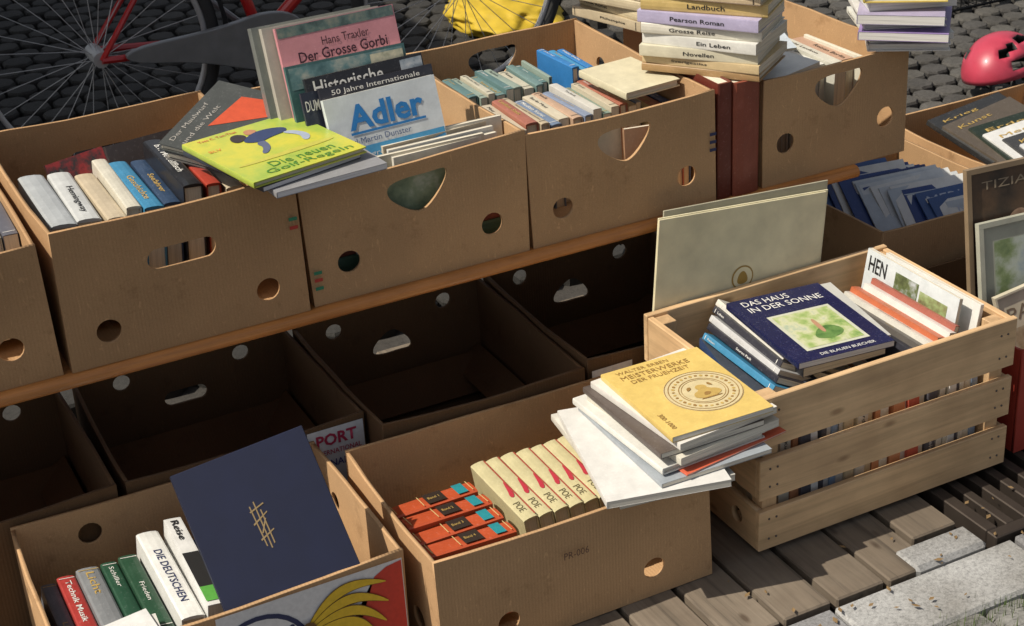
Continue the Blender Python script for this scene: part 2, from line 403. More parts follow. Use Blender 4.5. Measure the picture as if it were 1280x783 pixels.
for B,x,z,m in ((B2,.004,.03,GREENM),(B2,.004,.045,REDM),(B2,.004,.058,GREENM),(B3,.362,.10,NAVY),(B3,.362,.115,NAVY),(B3,.362,.13,NAVY),(B1,.375,.15,REDM),(B1,.375,.165,GREENM)):
    decal(B,rect(x,z,x+.014,z+.006),(0,-.0030,0),(1,0,0),(0,0,1),m,"printed_mark")
# ---------------------------------------------------------------- middle row boxes
HM=.222
def mid(x0,y0,W,D,kind,card):
    c=W/2
    bk=[circ(c-.118,HM-.03,.017,16),circ(c+.118,HM-.03,.017,16)]
    bk.append(oval(c,.13,.085,.032) if kind=='oval' else heart(c,.135,.78,-1))
    return box(x0,y0,0,W,D,HM,[],bk,[],card=card)
M0=mid(-.03,.03,.41,.40,'oval',CARD_SHADE); M1=mid(.402,.036,.42,.40,'oval',CARD_SHADE); M2=mid(.832,-.03,.40,.44,'flip',CARD_SHADE); M3=mid(1.243,-.025,.40,.44,'flip',CARD_SHADE)
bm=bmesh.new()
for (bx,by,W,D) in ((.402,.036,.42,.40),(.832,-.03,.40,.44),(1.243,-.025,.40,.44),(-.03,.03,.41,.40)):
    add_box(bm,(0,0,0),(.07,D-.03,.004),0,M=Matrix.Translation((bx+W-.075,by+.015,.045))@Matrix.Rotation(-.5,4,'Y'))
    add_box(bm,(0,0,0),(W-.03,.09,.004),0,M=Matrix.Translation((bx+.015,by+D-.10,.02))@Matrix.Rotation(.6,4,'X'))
mk("cardboard_flaps",bm,[CARD_SHADE])
PW=flat((.72,.72,.72)); 
decal(M1,rect(.315,.09,.419,.212),(0,-.0066,0),(1,0,0),(0,0,1),PW,"printed_label")
label(M1,"PORT",(.33,-.0076,.178),(1,0,0),(0,0,1),.075,.024,flat((.45,.03,.08)),.03); label(M1,"INTERNATIONAL",(.322,-.0076,.160),(1,0,0),(0,0,1),.09,.010,flat((.45,.03,.08)),.01)
label(M1,"BANANAS",(.33,-.0076,.135),(1,0,0),(0,0,1),.08,.014,flat((.05,.05,.25)),.01)
decal(M3,rect(.005,.15,.09,.205),(0,-.0056,0),(1,0,0),(0,0,1),PW,"printed_label")
label(M3,"PREMIUM",(.01,-.0066,.175),(1,0,0),(0,0,1),.07,.014,flat((.2,.1,.3)),.01)
# ---------------------------------------------------------------- front row boxes
PF=box(.205,-.368,0,.515,.385,.208,[circ(.12,.06,.02,16),circ(.39,.03,.02,16)],[circ(.12,.16,.02,16)],[circ(.28,.14,.017,16)],card=CARD)
POE=box(.752,-.424,0,.498,.372,.208,[circ(.118,.052,.020,20),circ(.386,.056,.020,20)],[circ(.12,.052,.02,16)],[circ(.08,.05,.022,16)],card=CARD)
label(POE,"PR-006",(.215,-.0085,.138),(1,0,0),(0,0,1),.045,.013,flat((.12,.06,.04)),.0)
for z in (.03,.042,.054): decal(POE,rect(.004,z,.016,z+.006),(0,-.0030,0),(1,0,0),(0,0,1),REDM,"printed_mark")
Y=-.0076
decal(PF,rect(.215,.01,.512,.203),(0,Y,0),(1,0,0),(0,0,1),PW,"printed_panel")
decal(PF,[(.36,.01),(.5105,.01),(.5105,.200),(.485,.196),(.465,.185),(.44,.12),(.40,.08)],(0,Y-.0006,0),(1,0,0),(0,0,1),flat((.6,.05,.03)),"printed_panel")
decal(PF,circ(.275,.105,.080),(0,Y-.0008,0),(1,0,0),(0,0,1),NAVY,"printed_disc"); decal(PF,circ(.275,.105,.072),(0,Y-.0012,0),(1,0,0),(0,0,1),PW,"printed_disc")
label(PF,"BANANAS",(.222,Y-.0016,.125),(1,0,0),(0,0,1),.11,.026,NAVY,.02)
YEL=flat((.78,.52,.03)); YDK=flat((.16,.08,.015))
S0=(.352,.135)
for k,th in enumerate((14,0,-14,-28,-42)):
    th=math.radians(th); Lb=.135-.004*k
    for mm,gw,dy in ((YDK,.0200,.0020+.0006*k),(YEL,.0170,.0023+.0006*k)):
        P=[];Q=[]
        for i in range(17):
            t=i/16; lx=Lb*t; ly=.030*math.sin(math.pi*t*.95); wd=gw*(math.sin(math.pi*min(1,t*.94+.05))**.6)
            for lst,sg in ((P,.5),(Q,-.5)):
                yy=ly+sg*wd; lst.append((S0[0]+lx*math.cos(th)-yy*math.sin(th),S0[1]-.004*k+lx*math.sin(th)+yy*math.cos(th)))
        decal(PF,P+Q[::-1],(0,Y-dy,0),(1,0,0),(0,0,1),mm,"printed_banana")
decal(PF,chaikin([(.340,.122),(.360,.115),(.366,.142),(.345,.150)]),(0,Y-.0062,0),(1,0,0),(0,0,1),YDK,"printed_stem")
# ---------------------------------------------------------------- wooden crate
PINE=wood((.78,.53,.29),0,"pine_wood",.9,.5,knots=.6,dark=.62); PINEY=wood((.74,.50,.27),1,"pine_wood_end",.9,.5,knots=.6,dark=.6); PINEZ=wood((.68,.46,.25),2,"pine_post",.9,.6,knots=.3,dark=.6)
cx0,cx1,cyf,cyb=1.344,1.885,-.424,-.055; CH=.306
crate=bpy.data.objects.new("wooden_crate",None); link(crate)
T=.012
for (za,zb) in ((.008,.086),(.110,.188),(.212,CH)):
    for nm,y in (("front_slat",cyf),("back_slat",cyb-T)):
        bm=bmesh.new(); add_box(bm,(cx0,y,za),(cx1,y+T,zb+random.uniform(-.002,.002)),0,bev=.0015); mk(nm,bm,[PINE],crate)
    for nm,x in (("end_slat",cx0+.001),("end_slat",cx1-T-.001)):
        if za<.05 and x<1.4:
            b=bmesh.new(); panel(b,cyb-cyf-2*T-.002,zb-za,[circ(.055,.04,.016,18)],T,frame((x+T/2,cyf+T+.001,za),(0,1,0),(0,0,1)))
            for f in b.faces: f.material_index=0
            mk(nm,b,[PINEY],crate)
        else:
            bm=bmesh.new(); add_box(bm,(x,cyf+T+.001,za),(x+T,cyb-T-.001,zb-.002),0,bev=.0015); mk(nm,bm,[PINEY],crate)
for x in (cx0+T+.002,cx1-T-.032):
    for y in (cyf+T+.0005,cyb-T-.0305):
        bm=bmesh.new(); add_box(bm,(x,y,.002),(x+.03,y+.03,CH-.006),0,bev=.001); mk("corner_post",bm,[PINEZ],crate)
bm=bmesh.new(); y=cyf+.05
while y<cyb-.08:
    add_box(bm,(cx0+.014,y,.012),(cx1-.014,y+.06,.02),0); y+=.075
mk("floor_slats",bm,[PINE],crate)
bm=bmesh.new()
for z in (.03,.07,.135,.17,.235,.28):
    for x in (cx0+.02,cx0+.035,cx1-.035,cx1-.02):
        bmesh.ops.create_uvsphere(bm,u_segments=8,v_segments=4,radius=.0022,matrix=Matrix.Translation((x,cyf-.0002,z)))
mk("nails",bm,[simple("nail_steel",(.15,.13,.12),.4,.8)],crate)
# ---------------------------------------------------------------- B0 / B1 contents
spine_row(-.05,.325,.10,.32,.665,[(.05,.12,.1),(.4,.38,.3),(.1,.1,.12)])
Zb=.668
bk=[(.370,.042,(.38,.40,.41)),(.413,.038,(.50,.51,.50)),(.458,.032,(.48,.40,.28)),(.492,.024,(.55,.52,.43)),(.518,.032,(.04,.20,.35)),(.552,.028,(.025,.05,.10))]
for i,(x,t,c) in enumerate(bk):
    book((x,.085+.01*(i%2),Zb-.004*(i%3)),(-.10,0,-1),(0.02*(i%2),1,0),.17,.24-.012*(i%3),t,c,title=["","Hemingway","","","Geschichte","Seefahrer"][i])
book((.583,.080,Zb+.020),(-.08,0,-1),(0,1,-.02),.18,.235,.032,(.015,.015,.018),title="b.v. Modellfisch",tcol=WHITE,rough=.3)
book((.622,.085,Zb+.012),(-.08,0,-1),(0,1,0),.18,.20,.024,(.38,.05,.03),title="",rough=.3)
book((.652,.08,Zb+.0),(-.08,0,-1),(0,1,0),.18,.22,.03,(.5,.42,.3),title="",rough=.4)
book((.43,.33,.60),(1,.02,.12),(0,.35,.9),.10,.075,.014,(.05,.02,.02),title="",cov=art([(.015,.015,.015),(.30,.03,.03),(.03,.03,.03),(.3,.28,.25)],26))
book((.54,.40,.60),(1,.02,.05),(0,.35,.9),.15,.06,.02,(.05,.04,.04),title="")
A=Vector((.735,.335,.752)); xd=Vector((-.155,-.135,-.040)); yd=Vector((.66,-.75,-.17))
book(A+Vector((.005,.0,-.020)),xd,yd,.20,.15,.014,(.16,.15,.14),title="")
b=book(A,xd,yd,.205,.155,.012,(.06,.064,.06),title="")
decal(b,[(.03,.06),(.13,.05),(.05,.15),(.02,.12)],(0,0,.0126),(1,0,0),(0,1,0),flat((.55,.08,.03)))
for k in range(2): label(b,["Der Maulwurf","und die Welt"][k],(.19,.020+.022*k,.0126),(-1,0,0),(0,-1,0),.12,.009,flat((.35,.33,.3)),.0)
book((.685,-.082,.7015),(1,.08,0),(-.08,1,0),.190,.235,.010,(.25,.25,.26),hard=False,title="",pg=(.7,.7,.72))
book((.668,-.070,.7120),(1,.26,0),(-.26,1,0),.185,.23,.008,(.03,.035,.05),hard=False,title="",pg=(.6,.6,.62))
g=.010
gb=book((.655,-.070,.7208),(1,.20,0),(-.20,1,0),.205,.228,g,(.36,.44,.06),hard=True,title="",rough=.3,cov=art([(.18,.33,.05),(.36,.45,.07),(.56,.52,.06),(.28,.40,.06)],7,.3))
front_text(gb,g,"Die neuen",.055,.034,.115,.022,flat((.07,.22,.03)),2,.0); front_text(gb,g,"Golf-Regeln",.035,.007,.155,.022,flat((.07,.22,.03)),2,.0)
front_text(gb,g,"BLV",.012,.155,.022,.010,flat((.7,.3,.05)))
front_text(gb,g,"Yves C. Ton-That",.02,.208,.07,.009,flat((.5,.1,.05)))
for pts,cc in (( [(.07,.16),(.10,.185),(.13,.19),(.16,.175),(.155,.155),(.12,.15),(.095,.14)],(.03,.05,.13)),
               ([(.085,.14),(.105,.15),(.10,.115),(.08,.09),(.07,.095),(.088,.118)],(.10,.12,.2)),
               ([(.14,.155),(.16,.155),(.175,.12),(.16,.095),(.15,.10),(.16,.125)],(.35,.4,.5)),
               ([(.06,.175),(.07,.16),(.095,.18),(.085,.20),(.07,.198)],(.04,.03,.03)),
               ([(.095,.18),(.12,.19),(.11,.208),(.095,.202)],(.45,.22,.12)),
               ([(.015,.065),(.19,.065),(.19,.082),(.015,.075)],(.50,.47,.08))):
    decal(gb,chaikin(pts),(0,0,g+.0007+random.random()*.0004),(1,0,0),(0,1,0),flat(cc),"golfer_print")
# ---------------------------------------------------------------- B2 contents
for k in range(3): book((1.12,.05,.47+k*.045),(0,1,0),(-1,0,0),.34,.33,.044,random.choice(PAL))
LY=Vector((0,.30,.954)).normalized()
def mag(tl,w,h,t,col,xd=(1,.02,0),**k):
    o=Vector(tl)-LY*h
    return book(o,xd,LY,w,h,t,col,hard=False,title="",rough=k.pop('rough',.3),**k)
mag((.772,.245,.870),.215,.25,.02,(.16,.17,.16)); mag((.785,.225,.872),.21,.25,.015,(.42,.39,.34))
b=mag((.806,.205,.874),.213,.27,.010,(.56,.24,.27),xd=(1,.02,.012))
front_rect(b,.010,(.002,.252,.211,.269),art([(.03,.05,.05),(.1,.15,.14),(.25,.25,.2)],40),1)
front_text(b,.010,"Hans Traxler",.075,.228,.085,.014,flat((.06,.02,.03)),2,.0); front_text(b,.010,"Der Grosse Gorbi",.03,.206,.16,.018,flat((.04,.01,.02)),2,.01)
b=mag((.803,.175,.816),.215,.26,.010,(.05,.12,.12))
front_rect(b,.010,(.004,.22,.21,.256),art([(.04,.10,.11),(.12,.22,.23),(.4,.4,.34)],30),1)
front_rect(b,.010,(.15,.19,.21,.252),art([(.1,.1,.05),(.4,.4,.3),(.6,.55,.4)],50),2)
b=mag((.83,.150,.798),.212,.26,.012,(.02,.02,.025),xd=(1,.02,.02))
front_text(b,.012,"Historische",.012,.230,.125,.024,WHITE,2,.01); front_rect(b,.012,(.17,.18,.21,.255),art([(.05,.06,.08),(.3,.35,.4),(.6,.6,.6)],40),1)
b=mag((.812,.136,.780),.21,.26,.008,(.025,.03,.05))
front_text(b,.008,"DUMONT",.004,.228,.05,.018,WHITE,2,.005)
b=mag((.843,.125,.785),.205,.26,.008,(.03,.03,.04),xd=(1,.02,.012))
front_text(b,.008,"50 Jahre Internationale",.02,.243,.16,.011,WHITE,2,.0)
b=mag((.843,.110,.770),.200,.26,.012,(.66,.70,.71),xd=(1,.0,.025))
front_text(b,.012,"Adler",.035,.200,.135,.042,flat((.03,.22,.55)),2,.03)
front_rect(b,.012,(.035,.193,.17,.197),flat((.03,.22,.55)),2)
front_rect(b,.012,(.002,.07,.198,.172),flat((.08,.35,.62)),1)
front_text(b,.012,"Karl Martin Dunster",.02,.177,.12,.010,flat((.1,.15,.3)),2,.0)
front_text(b,.012,"Das grosse Buch",.03,.150,.12,.012,WHITE,2,.0)
for k,(z,c,x,yy) in enumerate(((.690,(.62,.60,.52),.95,.078),(.686,(.58,.48,.34),.92,.066),(.682,(.66,.65,.6),.925,.055),(.679,(.6,.56,.45),.90,.045),(.675,(.66,.63,.55),.925,.036))):
    book((x,yy,z-.10),(1,random.uniform(-.03,.05),0),(0,.05,1),.195,.10,.008,c,hard=False,title="")
book((.90,.022,.50),(1,0,0),(0,.02,1),.13,.16,.006,(.2,.35,.2),hard=False,title="",cov=art([(.05,.10,.06),(.22,.28,.18),(.5,.5,.44)],18))
# ---------------------------------------------------------------- B3 contents
spine_row(1.195,1.375,.30,.44,.645,[(.10,.18,.18),(.25,.31,.26),(.48,.45,.35),(.14,.22,.21)],.014,.022)
spine_row(1.175,1.46,.12,.29,.640,[(.18,.25,.21),(.50,.44,.33),(.33,.12,.08),(.46,.38,.26),(.15,.2,.29),(.54,.48,.36),(.46,.31,.21),(.2,.24,.33),(.54,.52,.47)],.016,.03)
spine_row(1.40,1.45,.28,.42,.668,[(.03,.17,.42),(.05,.25,.46)],.014,.018)
spine_row(1.46,1.525,.06,.30,.62,None)
book((1.405,.09,.657),(1,.05,.02),(-.06,1,0),.115,.16,.014,(.58,.53,.37),title="")
book((1.305,.035,.55),(1,0.2,0),(0,.05,1),.06,.09,.006,(.6,.55,.42),hard=False,title="")
book((1.362,.03,.54),(1,-.2,0),(0,.08,1),.06,.09,.008,(.35,.2,.12),hard=False,title="")
# ---------------------------------------------------------------- stacks on top
def stack(cx,y,z,items,pgc=(.66,.60,.48)):
    for (w,L,t,c,dx,ang,tt) in items:
        ca,sa=math.cos(ang),math.sin(ang)
        o=Vector((cx+dx,y,z))+Vector((ca,sa,0))*L/2
        book(o,(-sa,ca,0),(-ca,-sa,0),w,L,t,c,title=tt,hard=random.random()<.6,pg=pgc); z+=t+.0004
    return z
q=-.93
stack(1.546,.070,.680,[(.15,.225,.014,(.35,.22,.1),0,q,""),(.15,.225,.016,(.56,.43,.24),.0,q-.03,"Sverigeatlas"),(.15,.222,.020,(.60,.56,.42),-.004,q+.05,"Novellen"),
  (.155,.22,.020,(.66,.65,.60),-.003,q-.05,"Ein Leben"),(.15,.225,.020,(.64,.61,.52),.002,q+.04,"Grosse Reise"),(.14,.23,.022,(.43,.39,.55),-.006,q-.02,"Pearson Roman"),(.14,.235,.024,(.55,.40,.15),.008,q+.05,"Landbuch"),(.14,.225,.02,(.6,.47,.3),0,q,None),(.14,.21,.02,(.36,.1,.1),0,q-.1,None)])
q=-1.2
stack(1.565,.44,.682,[(.15,.19,.02,(.48,.40,.27),0,q-.1,None),(.14,.19,.02,(.56,.47,.3),.01,q-.2,None),(.15,.20,.02,(.5,.42,.28),-.01,q,None),(.15,.19,.02,(.58,.49,.34),0,q-.1,None),(.15,.19,.02,(.45,.28,.2),0,q+.1,None)])
z=.676
for k,(t,c,an,dx) in enumerate(((.014,(.66,.66,.64),-.60,0),(.012,(.62,.62,.56),-.44,.005),(.016,(.28,.2,.42),-.74,-.024),(.014,(.64,.62,.58),-.50,-.01),(.018,(.36,.32,.45),-.72,-.028),(.018,(.62,.62,.58),-.42,.0),(.02,(.66,.5,.12),-.6,-.014),(.02,(.12,.36,.22),-.5,-.02))):
    xd=Vector((math.cos(an),math.sin(an),0)); book((1.878+dx,.012,z),xd,(-xd.y,xd.x,0),.150+.006*(k%3),.20,t,c,title=None,pg=(.72,.70,.66),hard=k%3==0); z+=t+.0005
book((1.541,.004,ZU),(0,1,0),(0,0,1),.19,.222,.030,(.13,.025,.015),title="")
book((1.573,.002,ZU),(0,1,0),(0,0,1),.19,.218,.056,(.24,.06,.035),title="")
spine_row(1.655,1.95,.10,.30,.63,[(.66,.65,.6),(.56,.55,.48),(.44,.28,.2),(.62,.6,.5)])
book((1.66,.02,.645),(1,.2,.05),(-.2,1,0),.14,.2,.012,(.68,.68,.65),title="",hard=False)
book((1.68,.20,.648),(1,-.3,.02),(.3,1,.1),.15,.2,.006,(.5,.55,.6),title="",hard=False)
# ---------------------------------------------------------------- folders leaning on the bench
bm=bmesh.new()
add_box(bm,(0,0,0),(.372,.40,.003),0,bev=.0008); add_box(bm,(0,0,.0035),(.366,.398,.006),0,bev=.0008)
fm=simple("cream_card",(.80,.73,.49),.75)
fo=mk("document_folder",bm,[fm],M=frame((1.350,-.0465,.082),(1,0,-.088),(.088,.012,1)))
SEAL=flat((.40,.25,.05))
decal(fo,circ(.19,.255,.024),(0,0,.0066),(1,0,0),(0,1,0),SEAL,"gold_seal"); decal(fo,circ(.19,.255,.021),(0,0,.0070),(1,0,0),(0,1,0),fm,"gold_seal_ring"); decal(fo,chaikin([(.177,.245),(.19,.241),(.203,.247),(.198,.262),(.19,.270),(.180,.262)]),(0,0,.0074),(1,0,0),(0,1,0),SEAL,"gold_seal_center")
bm=bmesh.new(); add_box(bm,(0,0,0),(.36,.40,.003),0,bev=.0008)
mk("document_folder",bm,[simple("grey_card_b",(.48,.45,.33),.7)],M=frame((1.372,-.0405,.09),(1,0,-.07),(.07,.012,1)))
# ---------------------------------------------------------------- POE box contents
for k in range(4):
    y=-.355+k*.050; dx=random.uniform(-.006,.004)
    rb=book((.928+dx,y,.163-.003*k),(random.uniform(-.03,.03),-.12,-1),(-1,random.uniform(-.02,.02),0),.14,.152,.041,(.44,.075,.025),title="",pg=(.5,.42,.3))
    xo=-.0041-.001
    for a_,b_,cc in ((.36,.58,(.03,.02,.015)),(.10,.22,(.02,.24,.28)),(.63,.64,(.6,.45,.2)),(.95,.96,(.6,.45,.2)),(.04,.05,(.6,.45,.2))):
        decal(rb,[(-a_*.152,.003),(-b_*.152,.003),(-b_*.152,.038),(-a_*.152,.038)],(xo-.0004,0,0),(0,-1,0),(0,0,1),flat(cc),"spine_print")
    label(rb,"Band %d"%(4-k),(xo-.0012,.083,.016),(0,-1,0),(0,0,1),.02,.008,GOLD,.0)
for k in range(10):
    x=.945+k*.0275
    pb=book((x,-.345+random.uniform(0,.006),.166-random.uniform(0,.004)),(.14,0,-1),(random.uniform(-.012,.012),1,0),.145,.195,.0255,(.50,.45,.26),title="",pg=(.6,.55,.4))
    xo=-.0026-.0010
    label(pb,"POE",(xo,.050,.006),(0,-1,0),(0,0,1),.028,.012,flat((.12,.10,.05)),.0)
    decal(pb,chaikin([(-.085,.016),(-.07,.012),(-.064,.017),(-.075,.022),(-.10,.024),(-.12,.022)],1),(xo,0,0),(0,-1,0),(0,0,1),flat((.42,.03,.05)),"spine_print")
    decal(pb,rect(-.19,.0228,-.005,.0250),(xo,0,0),(0,-1,0),(0,0,1),flat((.35,.06,.04)),"spine_print")
z=.2095
S=[((1.100,-.150),(.24,-.03),.20,.30,.012,(.60,.58,.52)),((1.105,-.165),(.23,-.055),.205,.295,.013,(.64,.63,.60)),
   ((1.135,-.185),(.23,-.005),.205,.28,.008,(.30,.33,.36)),((1.138,-.19),(.23,.03),.21,.28,.003,(.6,.12,.06)),((1.128,-.18),(.22,.01),.20,.27,.012,(.66,.65,.60)),
   ((1.145,-.20),(.22,.02),.20,.26,.014,(.62,.59,.50)),((1.140,-.195),(.22,.0),.195,.25,.010,(.1,.08,.07)),((1.150,-.205),(.22,.018),.195,.25,.012,(.68,.65,.60))]
for i,((x,y),d,w_,h_,t,c) in enumerate(S):
    xd=Vector((d[0],d[1],0)).normalized(); yd=Vector((-xd.y,xd.x,0))
    o=Vector((x,y,z))-yd*h_
    book(o,xd,yd,w_,h_,t,c,title="",hard=(i in (4,)),pg=(.68,.64,.55)); z+=t+.0006
xd=Vector((.22,-.005,0)).normalized(); yd=Vector((-.05,1,0)); o=Vector((1.150,-.210,z))-yd*.235
yb=book(o,xd,yd,.188,.235,.010,(.66,.48,.15),hard=False,title="",rough=.3,pg=(.7,.67,.6)); t=.010
CR=flat((.62,.52,.30)); BR=flat((.30,.17,.05))
decal(yb,circ(.118,.10,.066,40),(0,0,t+.0005),(1,0,0),(0,1,0),CR,"medallion_print")
def ringdecal(par,cx,cy,r1,r2,z,mat,n=48):
    bm=bmesh.new(); A=[];B=[]
    for i in range(n):
        a=2*math.pi*i/n; A.append(bm.verts.new((cx+r1*math.cos(a),cy+r1*math.sin(a),z))); B.append(bm.verts.new((cx+r2*math.cos(a),cy+r2*math.sin(a),z)))
    for i in range(n): bm.faces.new((A[i],A[(i+1)%n],B[(i+1)%n],B[i]))
    me=bpy.data.meshes.new("medallion_ring"); bm.to_mesh(me); bm.free(); me.materials.append(mat); link(bpy.data.objects.new("medallion_ring",me),par)
for r1,r2 in ((.064,.0652),(.059,.0575),(.040,.0415),(.036,.037)): ringdecal(yb,.118,.10,r1,r2,t+.0010,BR)
for i in range(34):
    a=2*math.pi*i/34; decal(yb,circ(.118+.050*math.cos(a),.10+.050*math.sin(a),.003,6,.002+.002*random.random()),(0,0,t+.0010),(1,0,0),(0,1,0),BR if i%2 else GOLD,"medallion_dot")
for pts,mm in (([(.094,.085),(.105,.078),(.128,.076),(.146,.084),(.143,.096),(.128,.104),(.13,.115),(.118,.121),(.108,.114),(.112,.103),(.098,.098)],GOLD),([(.092,.108),(.102,.112),(.104,.120),(.096,.119)],BR),([(.132,.115),(.142,.106),(.138,.122)],BR),([(.11,.085),(.12,.083),(.128,.09),(.118,.096)],BR),([(.10,.075),(.14,.074),(.139,.077),(.101,.078)],BR)):
    decal(yb,chaikin(pts),(0,0,t+.0012+(.0003 if mm is BR else 0)),(1,0,0),(0,1,0),mm,"medallion_figure")
front_text(yb,t,"WALTER ERBEN",.02,.215,.10,.009,BR,2,.0); front_text(yb,t,"MEISTERWERKE",.02,.195,.13,.013,BR,2,.0); front_text(yb,t,"DER FRUEHZEIT",.03,.178,.11,.011,BR,2,.0)
label(yb,"300-1000",(.012,.07,t+.001),(0,-1,0),(1,0,0),.05,.009,BR,.0)
# ---------------------------------------------------------------- PF contents
for i,(x,t,c,z_) in enumerate(((.222,.024,(.12,.13,.15),.150),(.248,.028,(.36,.04,.035),.155),(.279,.036,(.20,.21,.22),.158),(.318,.026,(.02,.07,.04),.156),(.347,.030,(.02,.065,.035),.158))):
    book((x,-.30,z_),(-.14,0,-1),(0,1,0),.14,.22,t,c)
book((.384,-.315,.176),(-.12,0,-1),(0,1,-.03),.16,.255,.036,(.68,.68,.65),title="DIE DEUTSCHEN",tcol=NAVY,hard=True)
bw=book((.425,-.32,.190),(-.12,0,-1),(.03,1,-.0),.16,.26,.028,(.66,.66,.64),title="",hard=False)
decal(bw,rect(-.15,.001,-.05,.027),(-.0022,0,0),(0,-1,0),(0,0,1),BLACK,"spine_print"); decal(bw,rect(-.05,.001,-.01,.027),(-.0022,0,0),(0,-1,0),(0,0,1),flat((.1,.36,.06)),"spine_print")
label(bw,"Reise",(-.0024,.25,.008),(0,-1,0),(0,0,1),.06,.012,BLACK,.01)
book((.250,-.355,.176),(1,.1,.03),(-.1,1,.1),.10,.07,.004,(.66,.66,.64),hard=False,title="")
book((.24,-.35,.170),(1,-.05,.02),(-.1,1,.1),.11,.07,.004,(.62,.61,.56),hard=False,title="")
pfm=simple("blue_linen",(.006,.010,.038),.65)
xd=Vector((.200,0,.020)); yd=Vector((-.026,.143,.162)).normalized(); 
o=Vector((.442,-.345,.189))-yd*.016
bm=bmesh.new(); add_box(bm,(0,0,0),(.212,.232,.004),0,bev=.001); add_box(bm,(0,0,.012),(.212,.232,.016),0,bev=.001); add_box(bm,(-.001,0,.0002),(.004,.232,.0158),0); add_box(bm,(.005,.004,.0045),(.207,.228,.0115),1)
bpb=mk("portfolio_binder",bm,[pfm,pages((.7,.68,.62))],M=frame(o,xd,yd))
for pts in ([(.092,.08),(.094,.08),(.091,.145),(.089,.145)],[(.098,.075),(.100,.075),(.099,.15),(.097,.15)],[(.104,.08),(.106,.081),(.105,.135),(.103,.135)],[(.086,.115),(.112,.128),(.112,.130),(.086,.118)],[(.088,.09),(.112,.10),(.112,.102),(.088,.093)],[(.088,.135),(.112,.142),(.111,.144),(.087,.137)],[(.095,.10),(.107,.12),(.105,.121),(.093,.101)]):
    decal(bpb,pts,(0,0,.0166+random.random()*.0003),(1,0,0),(0,1,0),flat((.30,.21,.10)),"gold_monogram")
for k in range(3): book((.46+.0,-.345,.012+k*.045),(1,0,0),(0,1,0),.2,.27,.043,random.choice(PAL))
# ---------------------------------------------------------------- crate contents
def row_up(x0,x1,y,z0,h,w=.15,cols=None):
    x=x0
    while x<x1:
        t=random.uniform(.010,.026); c=(cols or PAL)[random.randrange(len(cols or PAL))]
        book((x,y+random.uniform(0,.01),z0),(random.uniform(-.04,.04),1,0),(random.uniform(-.05,.05),0,1),w,h*random.uniform(.88,1),t-.001,c,hard=random.random()<.4,title=None if random.random()<.3 else ""); x+=t
LC=[(.76,.74,.68),(.72,.67,.56),(.60,.48,.30),(.65,.3,.15),(.76,.76,.74),(.6,.6,.6),(.1,.1,.12),(.50,.10,.06),(.72,.68,.56),(.25,.35,.5),(.74,.72,.66),(.74,.7,.6)]
row_up(1.405,1.83,-.400,.022,.20,.14,LC); row_up(1.405,1.83,-.235,.022,.19,.13,LC)
def lay(tl,xd,yd,w,h,t,col,**k):
    o=Vector(tl)-Vector(yd).normalized()*h; return book(o,xd,yd,w,h,t,col,**k)
lay((1.40,-.10,.235),(1,-.2,-.02),(.05,1,.05),.14,.22,.02,(.05,.06,.08),hard=False,title="Pamukoto",spine=(.03,.06,.15),tcol=WHITE)
for k,(c,dx,zz) in enumerate((((.05,.22,.38),0,.0),((.02,.02,.03),.022,.012),((.48,.48,.48),.04,.02),((.03,.03,.04),.06,.03),((.58,.56,.5),.08,.034))):
    lay((1.415+dx,-.12+.012*k,.268+zz*.6),(1,.0,-.55),(-.05+.03*k,1,.05),.16,.22,.012,c,hard=False,tcol=WHITE,title="Sauroc Park" if k==1 else None)
lay((1.535,-.10,.262),(1,-.05,.0),(.16,1,.02),.17,.23,.018,(.06,.06,.07),hard=False)
lay((1.56,-.085,.281),(1,-.15,.0),(.1,1,.02),.15,.22,.010,(.48,.48,.45),hard=False)
HB=lay((1.518,-.112,.298),(.168,-.012,-.004),(.20,1,.02),.192,.245,.012,(.012,.014,.060),hard=False,title="",rough=.25,pg=(.7,.7,.68)); t=.012
front_text(HB,t,"DAS HAUS",.02,.215,.095,.018,WHITE,2,.0); front_text(HB,t,"IN DER SONNE",.02,.190,.15,.018,WHITE,2,.0)
front_text(HB,t,"DIE BLAUEN BUECHER",.05,.008,.11,.008,WHITE,2,.0)
front_rect(HB,t,(.035,.03,.162,.165),flat((.55,.56,.44)),1)
front_rect(HB,t,(.042,.037,.155,.158),art([(.12,.25,.06),(.33,.42,.15),(.55,.55,.36),(.28,.38,.30)],28),2)
decal(HB,chaikin([(.07,.06),(.11,.05),(.14,.07),(.12,.10),(.09,.09)]),(0,0,t+.0015),(1,0,0),(0,1,0),art([(.05,.13,.03),(.16,.28,.08)],60),"painting_detail")
decal(HB,chaikin([(.095,.075),(.105,.075),(.107,.125),(.098,.125)]),(0,0,t+.0019),(1,0,0),(0,1,0),flat((.45,.25,.15)),"painting_detail")
x=1.70
for k,(c,tt) in enumerate((((.03,.03,.04),.016),((.10,.09,.08),.014),((.58,.56,.5),.014),((.45,.12,.05),.02),((.66,.64,.6),.016),((.33,.1,.07),.010))):
    book((x,-.385+.006*(k%2),.268+.006*k),(-.30,0,-1),(0,1,.02),.17,.26-.006*k,tt,c,hard=False,tcol=None); x+=tt+.001
pb=book((1.79,-.100,.145),(.0,-1,0),(.16,0,1),.255,.19,.008,(.60,.64,.65),hard=False,title=""); 
front_text(pb,.008,"HEN",.01,.15,.05,.03,BLACK,2,.01); front_rect(pb,.008,(.085,.05,.15,.175),art([(.03,.04,.02),(.12,.15,.06),(.45,.48,.5)],40),1)
front_rect(pb,.008,(.155,.07,.23,.165),art([(.15,.12,.06),(.28,.35,.15),(.5,.5,.42)],40),1)
book((1.812,-.375,.130),(0,1,0),(.16,0,1),.26,.195,.008,(.70,.69,.65),hard=False,title="")
